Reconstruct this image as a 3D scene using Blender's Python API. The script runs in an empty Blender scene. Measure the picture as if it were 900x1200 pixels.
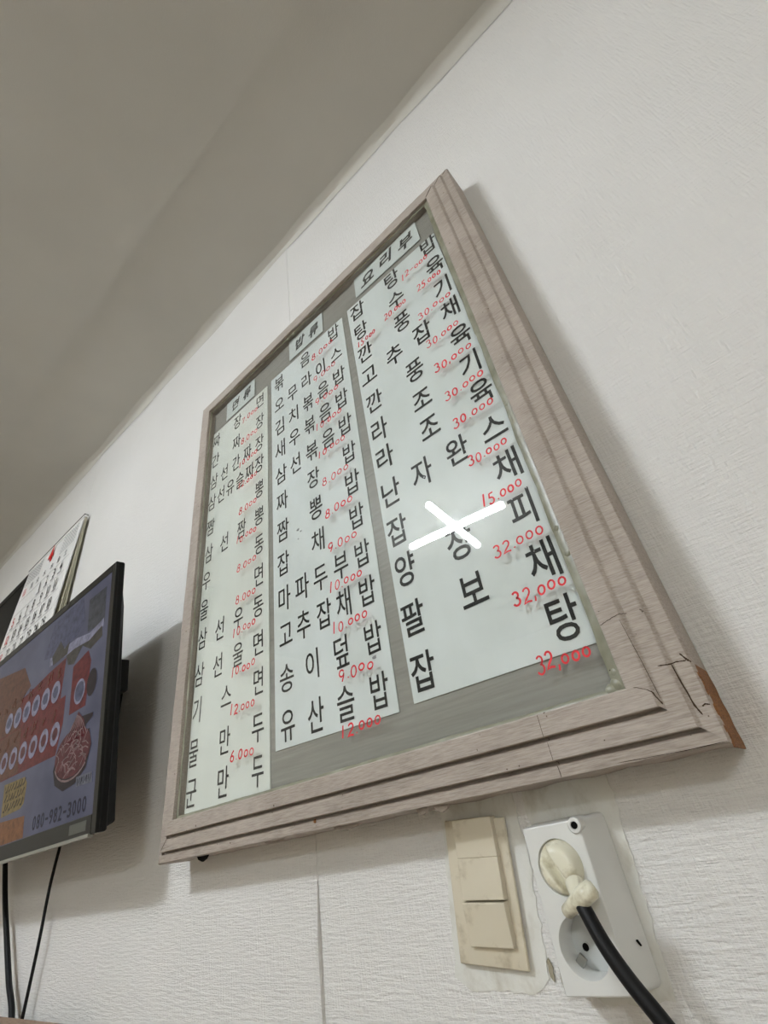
import bpy, bmesh, math, random
from mathutils import Vector, Matrix
random.seed(7)
scene = bpy.context.scene
COL = scene.collection
Z0 = 1.15                                    # camera height; the wall is the plane y = 0

# ------------------------------------------------------------------ camera
cam = bpy.data.cameras.new('camera'); camo = bpy.data.objects.new('camera', cam); COL.objects.link(camo)
cam.sensor_fit = 'HORIZONTAL'; cam.sensor_width = 36.0; cam.lens = 574.2 / 900 * 36
cam.clip_start = 0.01
right = Vector((0.74219, 0.65590, -0.13762)); up = Vector((0.46042, -0.34980, 0.81587)); fwd = Vector((-0.48699, 0.66890, 0.56161))
M = Matrix((right, up, -fwd)).transposed().to_4x4(); M.translation = Vector((0, -0.52, Z0))
camo.matrix_world = M
scene.camera = camo
# ------------------------------------------------------------------ world, exposure
w = bpy.data.worlds.new('world'); scene.world = w; w.use_nodes = True
w.node_tree.nodes['Background'].inputs[0].default_value = (0.5, 0.52, 0.55, 1)
w.node_tree.nodes['Background'].inputs[1].default_value = 0.0
vs = scene.view_settings
vs.view_transform = 'Standard'; vs.look = 'None'; vs.gamma = 1.0; vs.use_curve_mapping = False; vs.exposure = 0.0
LAMP_STRENGTH = 206.0

# ------------------------------------------------------------------ materials
def srgb(r, g, b):
    f = lambda c: (c / 255) / 12.92 if c / 255 <= .04045 else ((c / 255 + .055) / 1.055) ** 2.4
    return (f(r), f(g), f(b), 1)
MATS = {}
def mat(name, col, rough=.6, spec=.4, coat=0, metal=0, emit=None, estr=0):
    m = bpy.data.materials.new(name); m.use_nodes = True
    b = m.node_tree.nodes['Principled BSDF']
    b.inputs['Base Color'].default_value = col; b.inputs['Roughness'].default_value = rough
    b.inputs['Specular IOR Level'].default_value = spec; b.inputs['Metallic'].default_value = metal
    b.inputs['Coat Weight'].default_value = coat
    if emit: b.inputs['Emission Color'].default_value = emit; b.inputs['Emission Strength'].default_value = estr
    MATS[name] = m
    return m
def nodes(m): return m.node_tree.nodes, m.node_tree.links, m.node_tree.nodes['Principled BSDF']
def noise(N, L, coord, scale, sc, detail=4, rough=.6):
    mp = N.new('ShaderNodeMapping'); mp.inputs['Scale'].default_value = scale
    L.new(coord, mp.inputs['Vector'])
    n = N.new('ShaderNodeTexNoise'); n.inputs['Scale'].default_value = sc; n.inputs['Detail'].default_value = detail
    n.inputs['Roughness'].default_value = rough
    L.new(mp.outputs[0], n.inputs['Vector']); return n.outputs['Fac']
def math_(N, L, op, a, b):
    n = N.new('ShaderNodeMath'); n.operation = op
    for i, v in enumerate((a, b)):
        if isinstance(v, (int, float)): n.inputs[i].default_value = v
        else: L.new(v, n.inputs[i])
    return n.outputs[0]
def ramp(N, L, fac, stops):
    r = N.new('ShaderNodeValToRGB'); e = r.color_ramp.elements
    while len(e) < len(stops): e.new(.5)
    for el, (p, c) in zip(e, stops): el.position = p; el.color = c
    L.new(fac, r.inputs[0]); return r.outputs[0]
def bump(N, L, b, h, dist, strength=1.0):
    n = N.new('ShaderNodeBump'); n.inputs['Distance'].default_value = dist; n.inputs['Strength'].default_value = strength
    L.new(h, n.inputs['Height']); L.new(n.outputs[0], b.inputs['Normal'])
def coordo(N): return N.new('ShaderNodeTexCoord').outputs['Object']

def wallpaper(name, c1, c2, depth):
    m = mat(name, c1, .62, .35); N, L, b = nodes(m); co = coordo(N)
    h1 = noise(N, L, co, (38, 38, 300), 1.0, 3)         # ridges lying along the wall
    h2 = noise(N, L, co, (340, 340, 45), 1.0, 3)         # the upright threads
    h3 = noise(N, L, co, (520, 520, 520), 1.0, 2)
    hh = math_(N, L, 'ADD', math_(N, L, 'MULTIPLY', h1, 1.0), math_(N, L, 'ADD', math_(N, L, 'MULTIPLY', h2, .75), math_(N, L, 'MULTIPLY', h3, .3)))
    bump(N, L, b, hh, depth, .9)
    big = noise(N, L, co, (1, 1, 1), 2.2, 3)
    L.new(ramp(N, L, big, [(.35, c1), (.7, c2)]), b.inputs['Base Color'])
    return m
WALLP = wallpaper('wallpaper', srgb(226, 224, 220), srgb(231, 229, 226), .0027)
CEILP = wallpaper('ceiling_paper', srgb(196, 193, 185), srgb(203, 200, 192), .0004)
SMOOTH = mat('smooth_patch', srgb(222, 222, 216), .5)
N, L, b = nodes(SMOOTH); co = coordo(N)
L.new(ramp(N, L, noise(N, L, co, (40, 40, 25), 1.0, 4), [(.3, srgb(198, 194, 182)), (.5, srgb(222, 221, 214)), (1, srgb(228, 228, 224))]), b.inputs['Base Color'])
bump(N, L, b, noise(N, L, co, (90, 90, 90), 1.0, 3), .0008, .6)

def grain(name, dark, mid, light, rough=.55):
    m = mat(name, mid, rough, .35); N, L, b = nodes(m); co = coordo(N)
    g = noise(N, L, co, (55, 300, 900), 1.0, 4, .65)
    big = noise(N, L, co, (9, 9, 16), 1.0, 4)
    s = math_(N, L, 'ADD', math_(N, L, 'MULTIPLY', g, .7), math_(N, L, 'MULTIPLY', big, .3))
    c = ramp(N, L, s, [(.34, dark), (.5, mid), (.66, light)])
    sp = noise(N, L, co, (170, 170, 170), 1.0, 1)          # fly specks and pits
    k = ramp(N, L, sp, [(.20, (.25, .2, .15, 1)), (.225, (1, 1, 1, 1))])
    mx = N.new('ShaderNodeMix'); mx.data_type = 'RGBA'; mx.blend_type = 'MULTIPLY'; mx.inputs[0].default_value = 1
    L.new(c, mx.inputs[6]); L.new(k, mx.inputs[7]); L.new(mx.outputs[2], b.inputs['Base Color'])
    bump(N, L, b, g, .0004, .5)
    return m
FRAME = grain('frame_film', srgb(138, 128, 118), srgb(168, 157, 147), srgb(186, 176, 167))
BROWN = grain('bare_wood', srgb(84, 50, 22), srgb(128, 82, 40), srgb(158, 108, 58), .7)
CABW = grain('cabinet_wood', srgb(120, 96, 78), srgb(150, 124, 104), srgb(168, 142, 120))
BOARD = mat('backing_board', srgb(148, 146, 138), .5); N, L, b = nodes(BOARD); co = coordo(N)
L.new(ramp(N, L, noise(N, L, co, (10, 10, 260), 1.0, 4), [(.3, srgb(136, 133, 126)), (.7, srgb(156, 153, 146))]), b.inputs['Base Color'])
PAPER = mat('paper', srgb(226, 231, 231), .7, .2); N, L, b = nodes(PAPER); co = coordo(N)
L.new(ramp(N, L, noise(N, L, co, (7, 7, 5), 1.0, 5), [(.3, srgb(214, 219, 216)), (.62, srgb(228, 233, 233))]), b.inputs['Base Color'])
PAPERL = mat('paper_yellowed', srgb(222, 228, 222), .7, .2); N, L, b = nodes(PAPERL); co = coordo(N)
L.new(ramp(N, L, noise(N, L, co, (9, 9, 5), 1.0, 5), [(.3, srgb(220, 222, 214)), (.62, srgb(230, 233, 227))]), b.inputs['Base Color'])
CARD = mat('card_paper', srgb(214, 220, 218), .7, .2)
INK = mat('black_ink', srgb(28, 30, 30), .6, .2)
RED = mat('red_marker', srgb(214, 52, 60), .5, .2)
SILI = mat('silicone', srgb(134, 134, 114), .34, .5); N, L, b = nodes(SILI); co = coordo(N)
L.new(ramp(N, L, noise(N, L, co, (30, 30, 30), 1.0, 3), [(.3, srgb(112, 110, 88)), (.7, srgb(150, 150, 134))]), b.inputs['Base Color'])
CRACK = mat('crack_dark', srgb(66, 52, 40), .9, .1)
CREAM = mat('switch_cream', srgb(212, 203, 182), .42, .4); N, L, b = nodes(CREAM); co = coordo(N)
L.new(ramp(N, L, noise(N, L, co, (38, 38, 38), 1.0, 4), [(.26, srgb(176, 164, 140)), (.44, srgb(211, 202, 181)), (1, srgb(215, 207, 187))]), b.inputs['Base Color'])
WPL = mat('outlet_white', srgb(222, 222, 218), .3, .5)
WPI = mat('socket_grey_white', srgb(205, 207, 205), .35, .5)
PLUGM = mat('plug_cream', srgb(232, 228, 208), .26, .5); N, L, b = nodes(PLUGM); co = coordo(N)
L.new(ramp(N, L, noise(N, L, co, (70, 70, 70), 1.0, 4), [(.3, srgb(190, 180, 150)), (.5, srgb(231, 227, 206))]), b.inputs['Base Color'])
RUBBER = mat('black_rubber', srgb(12, 12, 13), .5, .25)
BLACKP = mat('black_plastic', srgb(14, 14, 13), .45, .2)
BEZEL = mat('bezel_gloss', srgb(18, 18, 15), .35, .22)
SILVER = mat('silver_trim', srgb(150, 150, 142), .3, .5, metal=.6)
HOLE = mat('hole_dark', srgb(18, 17, 16), .9, .1)
METAL = mat('clip_metal', srgb(170, 170, 165), .3, .5, metal=1)
PAGE = mat('calendar_paper', srgb(226, 225, 222), .6, .2)
PAGEB = mat('calendar_page_edges', srgb(214, 208, 186), .7, .2)
GREYT = mat('grey_print', srgb(150, 150, 152), .7, .2)
GREYD = mat('dark_glass', srgb(20, 20, 21), .5, .15)
REDP = mat('red_print', srgb(200, 40, 38), .6, .2)
WALLO = mat('plain_wall', srgb(224, 218, 206), .8, .2)
FLOORM = mat('floor_vinyl', srgb(150, 134, 114), .55, .3)
LAMPW = mat('lamp_housing', srgb(235, 235, 232), .4, .4)
TUBE = mat('lamp_tube', (1, 1, 1, 1), .4, .3, emit=(.91, .978, 1.045, 1), estr=LAMP_STRENGTH)
# pane: clear glass reflecting by Fresnel on both faces
GLASS = bpy.data.materials.new('pane_glass'); GLASS.use_nodes = True
N, L = GLASS.node_tree.nodes, GLASS.node_tree.links
for n in list(N): N.remove(n)
out = N.new('ShaderNodeOutputMaterial'); mx = N.new('ShaderNodeMixShader'); tr = N.new('ShaderNodeBsdfTransparent'); gl = N.new('ShaderNodeBsdfGlossy')
tr.inputs[0].default_value = (.985, .992, .985, 1); gl.inputs['Roughness'].default_value = .012
fr = N.new('ShaderNodeFresnel'); ge = N.new('ShaderNodeNewGeometry')
io = N.new('ShaderNodeMix'); io.data_type = 'FLOAT'; io.inputs[2].default_value = 1.5; io.inputs[3].default_value = 1 / 1.5
L.new(ge.outputs['Backfacing'], io.inputs[0]); L.new(io.outputs[0], fr.inputs['IOR'])
L.new(fr.outputs[0], mx.inputs[0]); L.new(tr.outputs[0], mx.inputs[1]); L.new(gl.outputs[0], mx.inputs[2]); L.new(mx.outputs[0], out.inputs[0])

# ------------------------------------------------------------------ mesh helpers
class MB:
    def __init__(s): s.v = []; s.f = []; s.mi = []
    def add(s, vs, fs, mi=0):
        o = len(s.v); s.v += [tuple(v) for v in vs]; s.f += [tuple(i + o for i in f) for f in fs]; s.mi += [mi] * len(fs); return s
    def box(s, x0, x1, y0, y1, z0, z1, mi=0):
        vs = [(x, y, z) for x in (x0, x1) for y in (y0, y1) for z in (z0, z1)]
        return s.add(vs, [(0, 1, 3, 2), (4, 6, 7, 5), (0, 4, 5, 1), (2, 3, 7, 6), (0, 2, 6, 4), (1, 5, 7, 3)], mi)
    def tube(s, pts, r, n=10, mi=0, caps=True):
        pts = [Vector(p) for p in pts]; rs = r if isinstance(r, (list, tuple)) else [r] * len(pts)
        rings = []; ref = None
        for i, p in enumerate(pts):
            d = (pts[min(i + 1, len(pts) - 1)] - pts[max(i - 1, 0)]).normalized()
            if ref is None: ref = d.orthogonal().normalized()
            ref = (ref - d * ref.dot(d)).normalized(); q = d.cross(ref)
            rings.append([p + (ref * math.cos(a) + q * math.sin(a)) * rs[i] for a in (2 * math.pi * k / n for k in range(n))])
        vs = [v for rg in rings for v in rg]; fs = []
        for i in range(len(pts) - 1):
            for k in range(n):
                a = i * n + k; bb = i * n + (k + 1) % n; fs.append((a, bb, bb + n, a + n))
        if caps: fs.append(tuple(range(n))[::-1]); fs.append(tuple((len(pts) - 1) * n + k for k in range(n)))
        return s.add(vs, fs, mi)
    def lathe(s, c, prof, n=28, mi=0, squash=1.0):      # around -y from the point c; prof = (radius, height off the wall)
        vs = []; fs = []
        for r, h in prof:
            for k in range(n):
                a = 2 * math.pi * k / n; vs.append((c[0] + r * math.cos(a), c[1] - h, c[2] + r * math.sin(a) * squash))
        for i in range(len(prof) - 1):
            for k in range(n): fs.append((i * n + k, i * n + (k + 1) % n, (i + 1) * n + (k + 1) % n, (i + 1) * n + k))
        fs.append(tuple((len(prof) - 1) * n + k for k in range(n)))
        return s.add(vs, fs, mi)
    def ribbon(s, pts, wd, y, mi=0):                      # flat stroke on a plane y
        p = [Vector(q) for q in pts]; vs = []; fs = []
        for i, q in enumerate(p):
            d = (p[min(i + 1, len(p) - 1)] - p[max(i - 1, 0)])
            if d.length < 1e-9: d = Vector((1, 0))
            d.normalize(); nn = Vector((-d.y, d.x)) * wd / 2
            a = q + nn; c = q - nn; vs += [(a.x, y, a.y), (c.x, y, c.y)]
        for i in range(len(p) - 1): fs.append((2 * i, 2 * i + 1, 2 * i + 3, 2 * i + 2))
        return s.add(vs, fs, mi)
    def poly(s, pts, y, th, mi=0):                        # an outline in x,z with thickness th towards the room
        n = len(pts); vs = [(a, y, c) for a, c in pts] + [(a, y - th, c) for a, c in pts]
        fs = [tuple(range(n, 2 * n)), tuple(range(n))[::-1]] + [(i, (i + 1) % n, (i + 1) % n + n, i + n) for i in range(n)]
        return s.add(vs, fs, mi)
    def build(s, name, mats, parent=None, bevel=0, seg=2, smooth=False, loc=None, rot=None):
        me = bpy.data.meshes.new(name); me.from_pydata(s.v, [], s.f)
        mats = mats if isinstance(mats, (list, tuple)) else [mats]
        for m in mats: me.materials.append(m)
        for p, i in zip(me.polygons, s.mi): p.material_index = i
        bm = bmesh.new(); bm.from_mesh(me)
        if bevel:
            bmesh.ops.bevel(bm, geom=[e for e in bm.edges if len(e.link_faces) == 2 and e.calc_face_angle(0) > .5], offset=bevel, segments=seg, profile=.5, affect='EDGES')
        if any(len(f.verts) > 4 for f in bm.faces): bmesh.ops.triangulate(bm, faces=[f for f in bm.faces if len(f.verts) > 4])
        bm.to_mesh(me); bm.free()
        if smooth: me.shade_smooth() if hasattr(me, 'shade_smooth') else None
        o = bpy.data.objects.new(name, me); COL.objects.link(o)
        if parent: o.parent = parent
        if loc: o.location = loc
        if rot: o.rotation_euler = rot
        return o
def smooth_angle(o, ang=40):
    for p in o.data.polygons: p.use_smooth = True
    bm = bmesh.new(); bm.from_mesh(o.data)
    for e in bm.edges: e.smooth = len(e.link_faces) == 2 and e.calc_face_angle(0) < math.radians(ang)
    bm.to_mesh(o.data); bm.free(); return o
def tag(o, label, cat=None, kind=None, group=None):
    if label: o['label'] = label
    if cat: o['category'] = cat
    if kind: o['kind'] = kind
    if group: o['group'] = group
    return o
def empty(name, loc):
    o = bpy.data.objects.new(name, None); o.empty_display_size = .05; COL.objects.link(o); o.location = loc; return o
def catmull(pts, n=8):
    p = [Vector(q) for q in pts]; p = [2 * p[0] - p[1]] + p + [2 * p[-1] - p[-2]]; o = []
    for i in range(1, len(p) - 2):
        for k in range(n):
            t = k / n
            o.append(.5 * ((2 * p[i]) + (p[i + 1] - p[i - 1]) * t + (2 * p[i - 1] - 5 * p[i] + 4 * p[i + 1] - p[i + 2]) * t * t + (-p[i - 1] + 3 * p[i] - 3 * p[i + 1] + p[i + 2]) * t ** 3))
    o.append(p[-2]); return o

GL = {}
def glyph(ch, offset=0.0, shear=0.0):
    key = (ch, offset, shear)
    if key in GL: return GL[key]
    c = bpy.data.curves.new('g', 'FONT'); c.body = ch; c.size = 1; c.resolution_u = 3; c.offset = offset; c.shear = shear
    o = bpy.data.objects.new('g', c); COL.objects.link(o)
    dg = bpy.context.evaluated_depsgraph_get(); dg.update()
    me = bpy.data.meshes.new_from_object(o.evaluated_get(dg))
    vs = [v.co.copy() for v in me.vertices]; fs = [tuple(p.vertices) for p in me.polygons]
    bpy.data.objects.remove(o); bpy.data.curves.remove(c); bpy.data.meshes.remove(me)
    if vs:
        x0, x1 = min(v.x for v in vs), max(v.x for v in vs); y0, y1 = min(v.y for v in vs), max(v.y for v in vs)
    else: x0 = x1 = y0 = y1 = 0
    GL[key] = (vs, fs, (x0, x1, y0, y1)); return GL[key]
def put_glyph(mb, ch, cx, cz, wd, ht, y, mi=0, offset=0.0, shear=0.0, rot=0.0, fit=False):
    """one character, em box (or its ink box) centred at cx, cz"""
    vs, fs, (x0, x1, y0, y1) = glyph(ch, offset, shear)
    if not fit: x0, x1, y0, y1 = .01, .91, -.075, .83
    sx = wd / max(x1 - x0, 1e-6); sz = ht / max(y1 - y0, 1e-6); ca, sa = math.cos(rot), math.sin(rot); o = []
    for v in vs:
        a = (v.x - (x0 + x1) / 2) * sx; c = (v.y - (y0 + y1) / 2) * sz
        o.append((cx + a * ca - c * sa, y, cz + a * sa + c * ca))
    mb.add(o, fs, mi)

# handwriting strokes for the red prices
def arc(cx, cy, rx, ry, a0, a1, n=12): return [(cx + rx * math.cos(math.radians(a0 + (a1 - a0) * k / n)), cy + ry * math.sin(math.radians(a0 + (a1 - a0) * k / n))) for k in range(n + 1)]
DIG = {'0': [arc(.5, .42, .36, .42, 100, 470)], '1': [[(.5, 1), (.46, .5), (.42, 0)]],
       '2': [arc(.45, .72, .36, .27, 160, -40, 8) + [(.3, .25), (.05, .02), (.5, .1), (.95, .04)]],
       '3': [arc(.42, .75, .34, .24, 150, -80, 8) + arc(.45, .26, .4, .27, 85, -160, 9)],
       '5': [[(.85, 1), (.3, .97), (.22, .58)] + arc(.42, .3, .4, .3, 100, -150, 9)],
       '6': [[(.75, 1), (.35, .7), (.15, .35)] + arc(.48, .26, .33, .26, 170, 530, 12)],
       '7': [[(.05, .75), (.1, .97), (.85, .95), (.55, .45), (.4, 0)]],
       '8': [arc(.5, .74, .27, .24, -80, 260, 12) + arc(.48, .25, .36, .26, 80, -270, 12)],
       '9': [arc(.45, .7, .33, .28, 20, 360, 12) + [(.72, .4), (.5, 0)]],
       '.': [[(.4, .06), (.55, .1), (.62, .04)]], ',': [[(.5, .12), (.52, 0), (.38, -.2)]], '-': [[(.1, .45), (.9, .5)]]}
def price(mb, txt, x0, x1, z, h, y, wd=.0021):
    n = sum(.45 if c in '.,' else 1 for c in txt); adv = (x1 - x0) / n; x = x0
    for i, c in enumerate(txt):
        k = .45 if c in '.,' else 1
        small = .62 if (c == '0' and i >= 3) else .95
        hh = h * small * random.uniform(.9, 1.08); dz = random.uniform(-.0015, .0015) + (h * .12 if small < .9 else 0); rr = random.uniform(.05, .25)
        for st in DIG[c]:
            pts = [(x + adv * k * .86 * p[0] + rr * hh * p[1] * .6, z + dz + p[1] * hh) for p in st]
            mb.ribbon(pts, wd * random.uniform(.85, 1.15), y)
        x += adv * k

# ================================================================== the room
def slab(name, x0, x1, y0, y1, z0, z1, m, label):
    return tag(MB().box(x0, x1, y0, y1, z0, z1).build(name, m), label, None, 'structure')
CZ = Z0 + 1.536
XL, XR, YF = -3.4, 2.2, -4.2
wallb = slab('wall_back', XL, XR, .003, .12, 0, CZ, WALLP, 'white embossed papered wall carrying the menu board')
slab('wall_left', XL - .12, XL, YF, .12, 0, CZ, WALLO, 'plain cream side wall of the dining room')
slab('wall_right', XR, XR + .12, YF, .12, 0, CZ, WALLO, 'plain cream wall opposite the television end')
slab('wall_front', XL, XR, YF - .12, YF, 0, CZ, WALLO, 'plain cream wall facing the menu board')
slab('floor', XL, XR, YF, .12, -.1, 0, FLOORM, 'brown vinyl dining room floor')
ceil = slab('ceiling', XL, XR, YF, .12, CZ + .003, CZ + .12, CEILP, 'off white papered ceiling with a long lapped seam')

def strip(x0, x1, th, curl=False):
    """a length of wallpaper, thin, its right edge lifting where curl is set"""
    mb = MB(); nx, nz = (14, 60) if curl else (1, 1)
    xs = [x0 + (x1 - x0 - .03) * k / 4 for k in range(4)] + [x1 - .03 + .03 * k / (nx - 4) for k in range(nx - 3)] if curl else [x0, x1]
    zs = [CZ * k / nz for k in range(nz + 1)]
    def y(x, z):
        yy = .003 - th
        if curl:
            zr = z - Z0; a = max(0, min(1, (-.005 - zr) / .06)); yy -= .0045 * a * math.exp(-((x1 - x) / .006) ** 2) * (.8 + .3 * math.sin(z * 37))
        return yy
    nX = len(xs)
    vs = [(x, y(x, z), z) for z in zs for x in xs] + [(x, .0032, z) for z in zs for x in xs]
    o = nX * len(zs); fs = []
    for j in range(len(zs) - 1):
        for i in range(nX - 1):
            a = j * nX + i; fs.append((a, a + 1, a + nX + 1, a + nX))
        a = j * nX; fs.append((a + o, a, a + nX, a + nX + o)); a += nX - 1; fs.append((a, a + o, a + nX + o, a + nX))
    mb.add(vs, fs)
    return mb.build('wallpaper_strip', WALLP, wallb)
strip(XL, -1.80, .0030); strip(-1.803, -1.285, .0022); strip(-1.289, -.5755, .0032, True); strip(-.5765, .48, .0024); strip(.477, 1.53, .0032); strip(1.527, XR, .0024)

# the ceiling paper: two lapped widths and the flange turned down onto the wall
def ceilstrip(y0, y1, th):
    return MB().box(XL, XR, y0, y1, CZ + .003 - th, CZ + .0031).build('ceiling_paper_strip', CEILP, ceil)
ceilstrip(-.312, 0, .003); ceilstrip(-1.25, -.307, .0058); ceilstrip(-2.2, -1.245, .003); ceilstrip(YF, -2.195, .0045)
mb = MB(); n = 160; vs = []; fs = []
def wob(x): return .5 * math.sin(x * 5.3 + 1) + .32 * math.sin(x * 11.7) + .2 * math.sin(x * 27 + 2)
for k in range(n + 1):
    x = XL + (XR - XL) * k / n; q = wob(x)
    prof = [(-.030 - .006 * q, CZ + .0003), (-.016 - .004 * q, CZ - .0018), (-.008 - .002 * q, CZ - .006 - .002 * q), (-.0035, CZ - .016 - .005 * q), (-.0006, CZ - .024 - .010 * q)]
    vs += [(x, a, c) for a, c in prof]
for k in range(n):
    for i in range(4):
        a = k * 5 + i; fs.append((a, a + 5, a + 6, a + 1))
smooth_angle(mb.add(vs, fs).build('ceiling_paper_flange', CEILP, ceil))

# smooth filled patches round the switch and the outlet, with ragged torn edges
def ragged(pts, amp=.0016, step=.006):
    o = []
    for i, p in enumerate(pts):
        q = pts[(i + 1) % len(pts)]; ln = math.dist(p, q); n = max(1, int(ln / step))
        for k in range(n):
            t = k / n; o.append((p[0] + (q[0] - p[0]) * t + random.uniform(-amp, amp), p[1] + (q[1] - p[1]) * t + random.uniform(-amp, amp)))
    return o
def zr(pts): return [(a, Z0 + c) for a, c in pts]
MB().poly(ragged(zr([(-.366, .055), (-.376, -.03), (-.386, -.110), (-.372, -.120), (-.300, -.121), (-.2865, -.112), (-.278, -.03), (-.277, .055)])), .0012, .0016).build('filled_patch', SMOOTH, wallb)
MB().poly(ragged(zr([(-.268, .05), (-.266, -.045), (-.255, -.118), (-.236, -.128), (-.186, -.124), (-.183, -.07), (-.181, -.016), (-.176, .05)])), .0012, .0016).build('filled_patch', SMOOTH, wallb)
MB().poly(ragged(zr([(-.2845, -.100), (-.2825, -.097), (-.2805, -.104), (-.2815, -.113), (-.2850, -.110)]), .0006, .003), -.0004, .0008).build('dried_filler_lump', mat('filler_grime', srgb(150, 142, 122), .8), wallb)
MB().poly(ragged(zr([(-.2695, -.094), (-.2675, -.094), (-.2655, -.118), (-.2675, -.122)]), .0006, .003), -.0002, .0010).build('dried_filler_lump', MATS['filler_grime'], wallb)
MB().poly(ragged(zr([(-.2733, -.03), (-.2728, -.03), (-.2706, -.075), (-.2712, -.075)]), .0004, .004), -.0002, .0006).build('dried_filler_lump', MATS['filler_grime'], wallb)
MB().poly(ragged(zr([(-.2755, -.104), (-.2738, -.103), (-.2735, -.117), (-.2752, -.119)]), .0005, .003), -.0002, .0008).build('dried_filler_lump', MATS['filler_grime'], wallb)

# ================================================================== the ceiling lamp: four tubes in a cross
LX, LY, LZ = -1.126, -1.812, Z0 + 1.482
def cross_lamp(x, y, rot, label):
    lamp = tag(empty('ceiling_lamp', (x, y, CZ)), label, 'lamp')
    MB().box(-.075, .075, -.075, .075, -.045, -.001).build('lamp_base', LAMPW, lamp, .006)
    for k in range(4):
        a = k * math.pi / 2 + rot; d = Vector((math.cos(a), math.sin(a), 0))
        smooth_angle(MB().tube([d * r + Vector((0, 0, LZ - CZ)) for r in (.012, .02, .305, .312)], [.016, .02, .02, .012], 14).build('lamp_tube', TUBE, lamp))
        MB().box(.02, .30, -.014, .014, LZ - CZ + .018, LZ - CZ + .034).build('tube_holder', LAMPW, lamp, .002, 1, rot=(0, 0, a))
cross_lamp(LX, LY, -.115, 'white cross-shaped ceiling lamp with four lit tubes facing the menu board')
cross_lamp(1.75, -3.8, -.115, 'assumed unseen cross-shaped ceiling lamp in the corner away from the television, added as fill light')  # assumed lamp out of view, added to lighten the shadows on the right

# ================================================================== the framed menu board
board = tag(empty('framed_menu_board', (-.469, 0, Z0 + .028)), 'large glazed menu board with red prices in a wood-grain frame', 'menu board')
OX, OZ = -.469, Z0 + .028
def at_board(o):                            # meshes are drawn in room coordinates
    o.matrix_parent_inverse = Matrix.Translation((-OX, 0, -OZ)) if o.parent == board else Matrix.Identity(4); return o
xL, xR, zB, zT = -.8216, -.1165, Z0 + .0811, Z0 + .9724
PROF = [(0.0, .0440), (0.0, .0660), (.0012, .0668), (.0186, .0666), (.0193, .0659), (.0196, .0560), (.0222, .0560), (.0226, .0612), (.0379, .0610), (.0386, .0603), (.0389, .0505), (.0415, .0505), (.0419, .0556), (.0515, .0548), (.0528, .0530), (.0534, .0500), (.0534, .0010), (.006, .0010)]
PROFR = [(0.0, .0440), (0.0, .0660), (.0012, .0668), (.0176, .0665), (.0192, .0656), (.0212, .0628), (.0226, .0617), (.0245, .0614), (.0352, .0610), (.0372, .0601), (.0392, .0574), (.0406, .0563), (.0425, .0560), (.0515, .0548), (.0528, .0530), (.0534, .0500), (.0534, .0010), (.006, .0010)]
def rail(side):
    PROF = PROFR if side == 'R' else globals()['PROF']
    n = 44; mb = MB(); vs = []; m = len(PROF)
    for k in range(n + 1):
        s = k / n
        for j, (t, p) in enumerate(PROF):
            if side in 'TB':
                x = (xL - t) + (xR - xL + 2 * t) * s; z = (zT + t) if side == 'T' else (zB - t)
            else:
                z = (zB - t) + (zT - zB + 2 * t) * s; x = (xL - t) if side == 'L' else (xR + t)
            jit = .00022 * (math.sin(k * 1.9 + j * .7) + math.sin(k * .63 + 2)); p2 = p + (jit if 0 < j < 15 else 0)
            if side == 'B' and j in (14, 15, 16) and 0 < k < n:         # chipped lower arris
                z += abs(math.sin(k * 2.3) * math.sin(k * .9 + 1)) * .0022
            vs.append((x, -p2, z))
    fs = [(k * m + j, k * m + (j + 1) % m, (k + 1) * m + (j + 1) % m, (k + 1) * m + j) for k in range(n) for j in range(m)]
    fs += [tuple(range(m)), tuple(n * m + j for j in range(m))[::-1]]
    mb.add(vs, fs); o = mb.build('frame_rail', FRAME, board)
    bm = bmesh.new(); bm.from_mesh(o.data); bmesh.ops.recalc_face_normals(bm, faces=bm.faces); bm.to_mesh(o.data); bm.free()
    smooth_angle(o, 28); return at_board(o)
rails = {s: rail(s) for s in 'TBLR'}
# joints, splits and torn film on the frame: thin dark slivers in the surface
def surf(x, z):
    ds = {'R': x - xR, 'B': zB - Z0 - z, 'L': xL - x, 'T': z - zT + Z0}; k = max(ds, key=ds.get); t = ds[k]
    P = PROFR if k == 'R' else PROF
    for (a, p), (c, q) in zip(P[1:], P[2:]):
        if a <= t <= c: return p + (q - p) * (t - a) / max(c - a, 1e-9)
    return .0668 if t < .001 else .05
def sliver(pts, wd, parent, m=CRACK):
    """pts: x, rel z, depth"""
    P = []
    for a, c in zip(pts, pts[1:]):
        for k in range(6): t = k / 6; P.append(Vector((a[0] + (c[0] - a[0]) * t, a[1] + (c[1] - a[1]) * t, 0)))
    P.append(Vector((pts[-1][0], pts[-1][1], 0)))
    for p in P: p.z = surf(p.x, p.y) + .0001
    mb = MB(); vs = []; fs = []
    for i, p in enumerate(P):
        d = P[min(i + 1, len(P) - 1)] - P[max(i - 1, 0)]; nn = Vector((-d.y, d.x)).normalized() * (wd * (random.uniform(.45, .85) if 0 < i < len(P) - 1 else .2) / 2)
        for q, dy in ((Vector((p.x, p.y)) + nn, 0), (Vector((p.x, p.y)) - nn, 0), (Vector((p.x, p.y)) - nn, .0006), (Vector((p.x, p.y)) + nn, .0006)):
            vs.append((q.x, -p.z - .0002 + dy, Z0 + q.y))
    for i in range(len(P) - 1):
        for k in range(4): fs.append((4 * i + k, 4 * i + (k + 1) % 4, 4 * i + 4 + (k + 1) % 4, 4 * i + 4 + k))
    return mb.add(vs, fs).build('film_crack', m, parent)
def onprof(t):
    for (a, p), (c, q) in zip(PROF[1:], PROF[2:]):
        if a <= t <= c: return p + (q - p) * (t - a) / max(c - a, 1e-9)
    return .05
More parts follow.
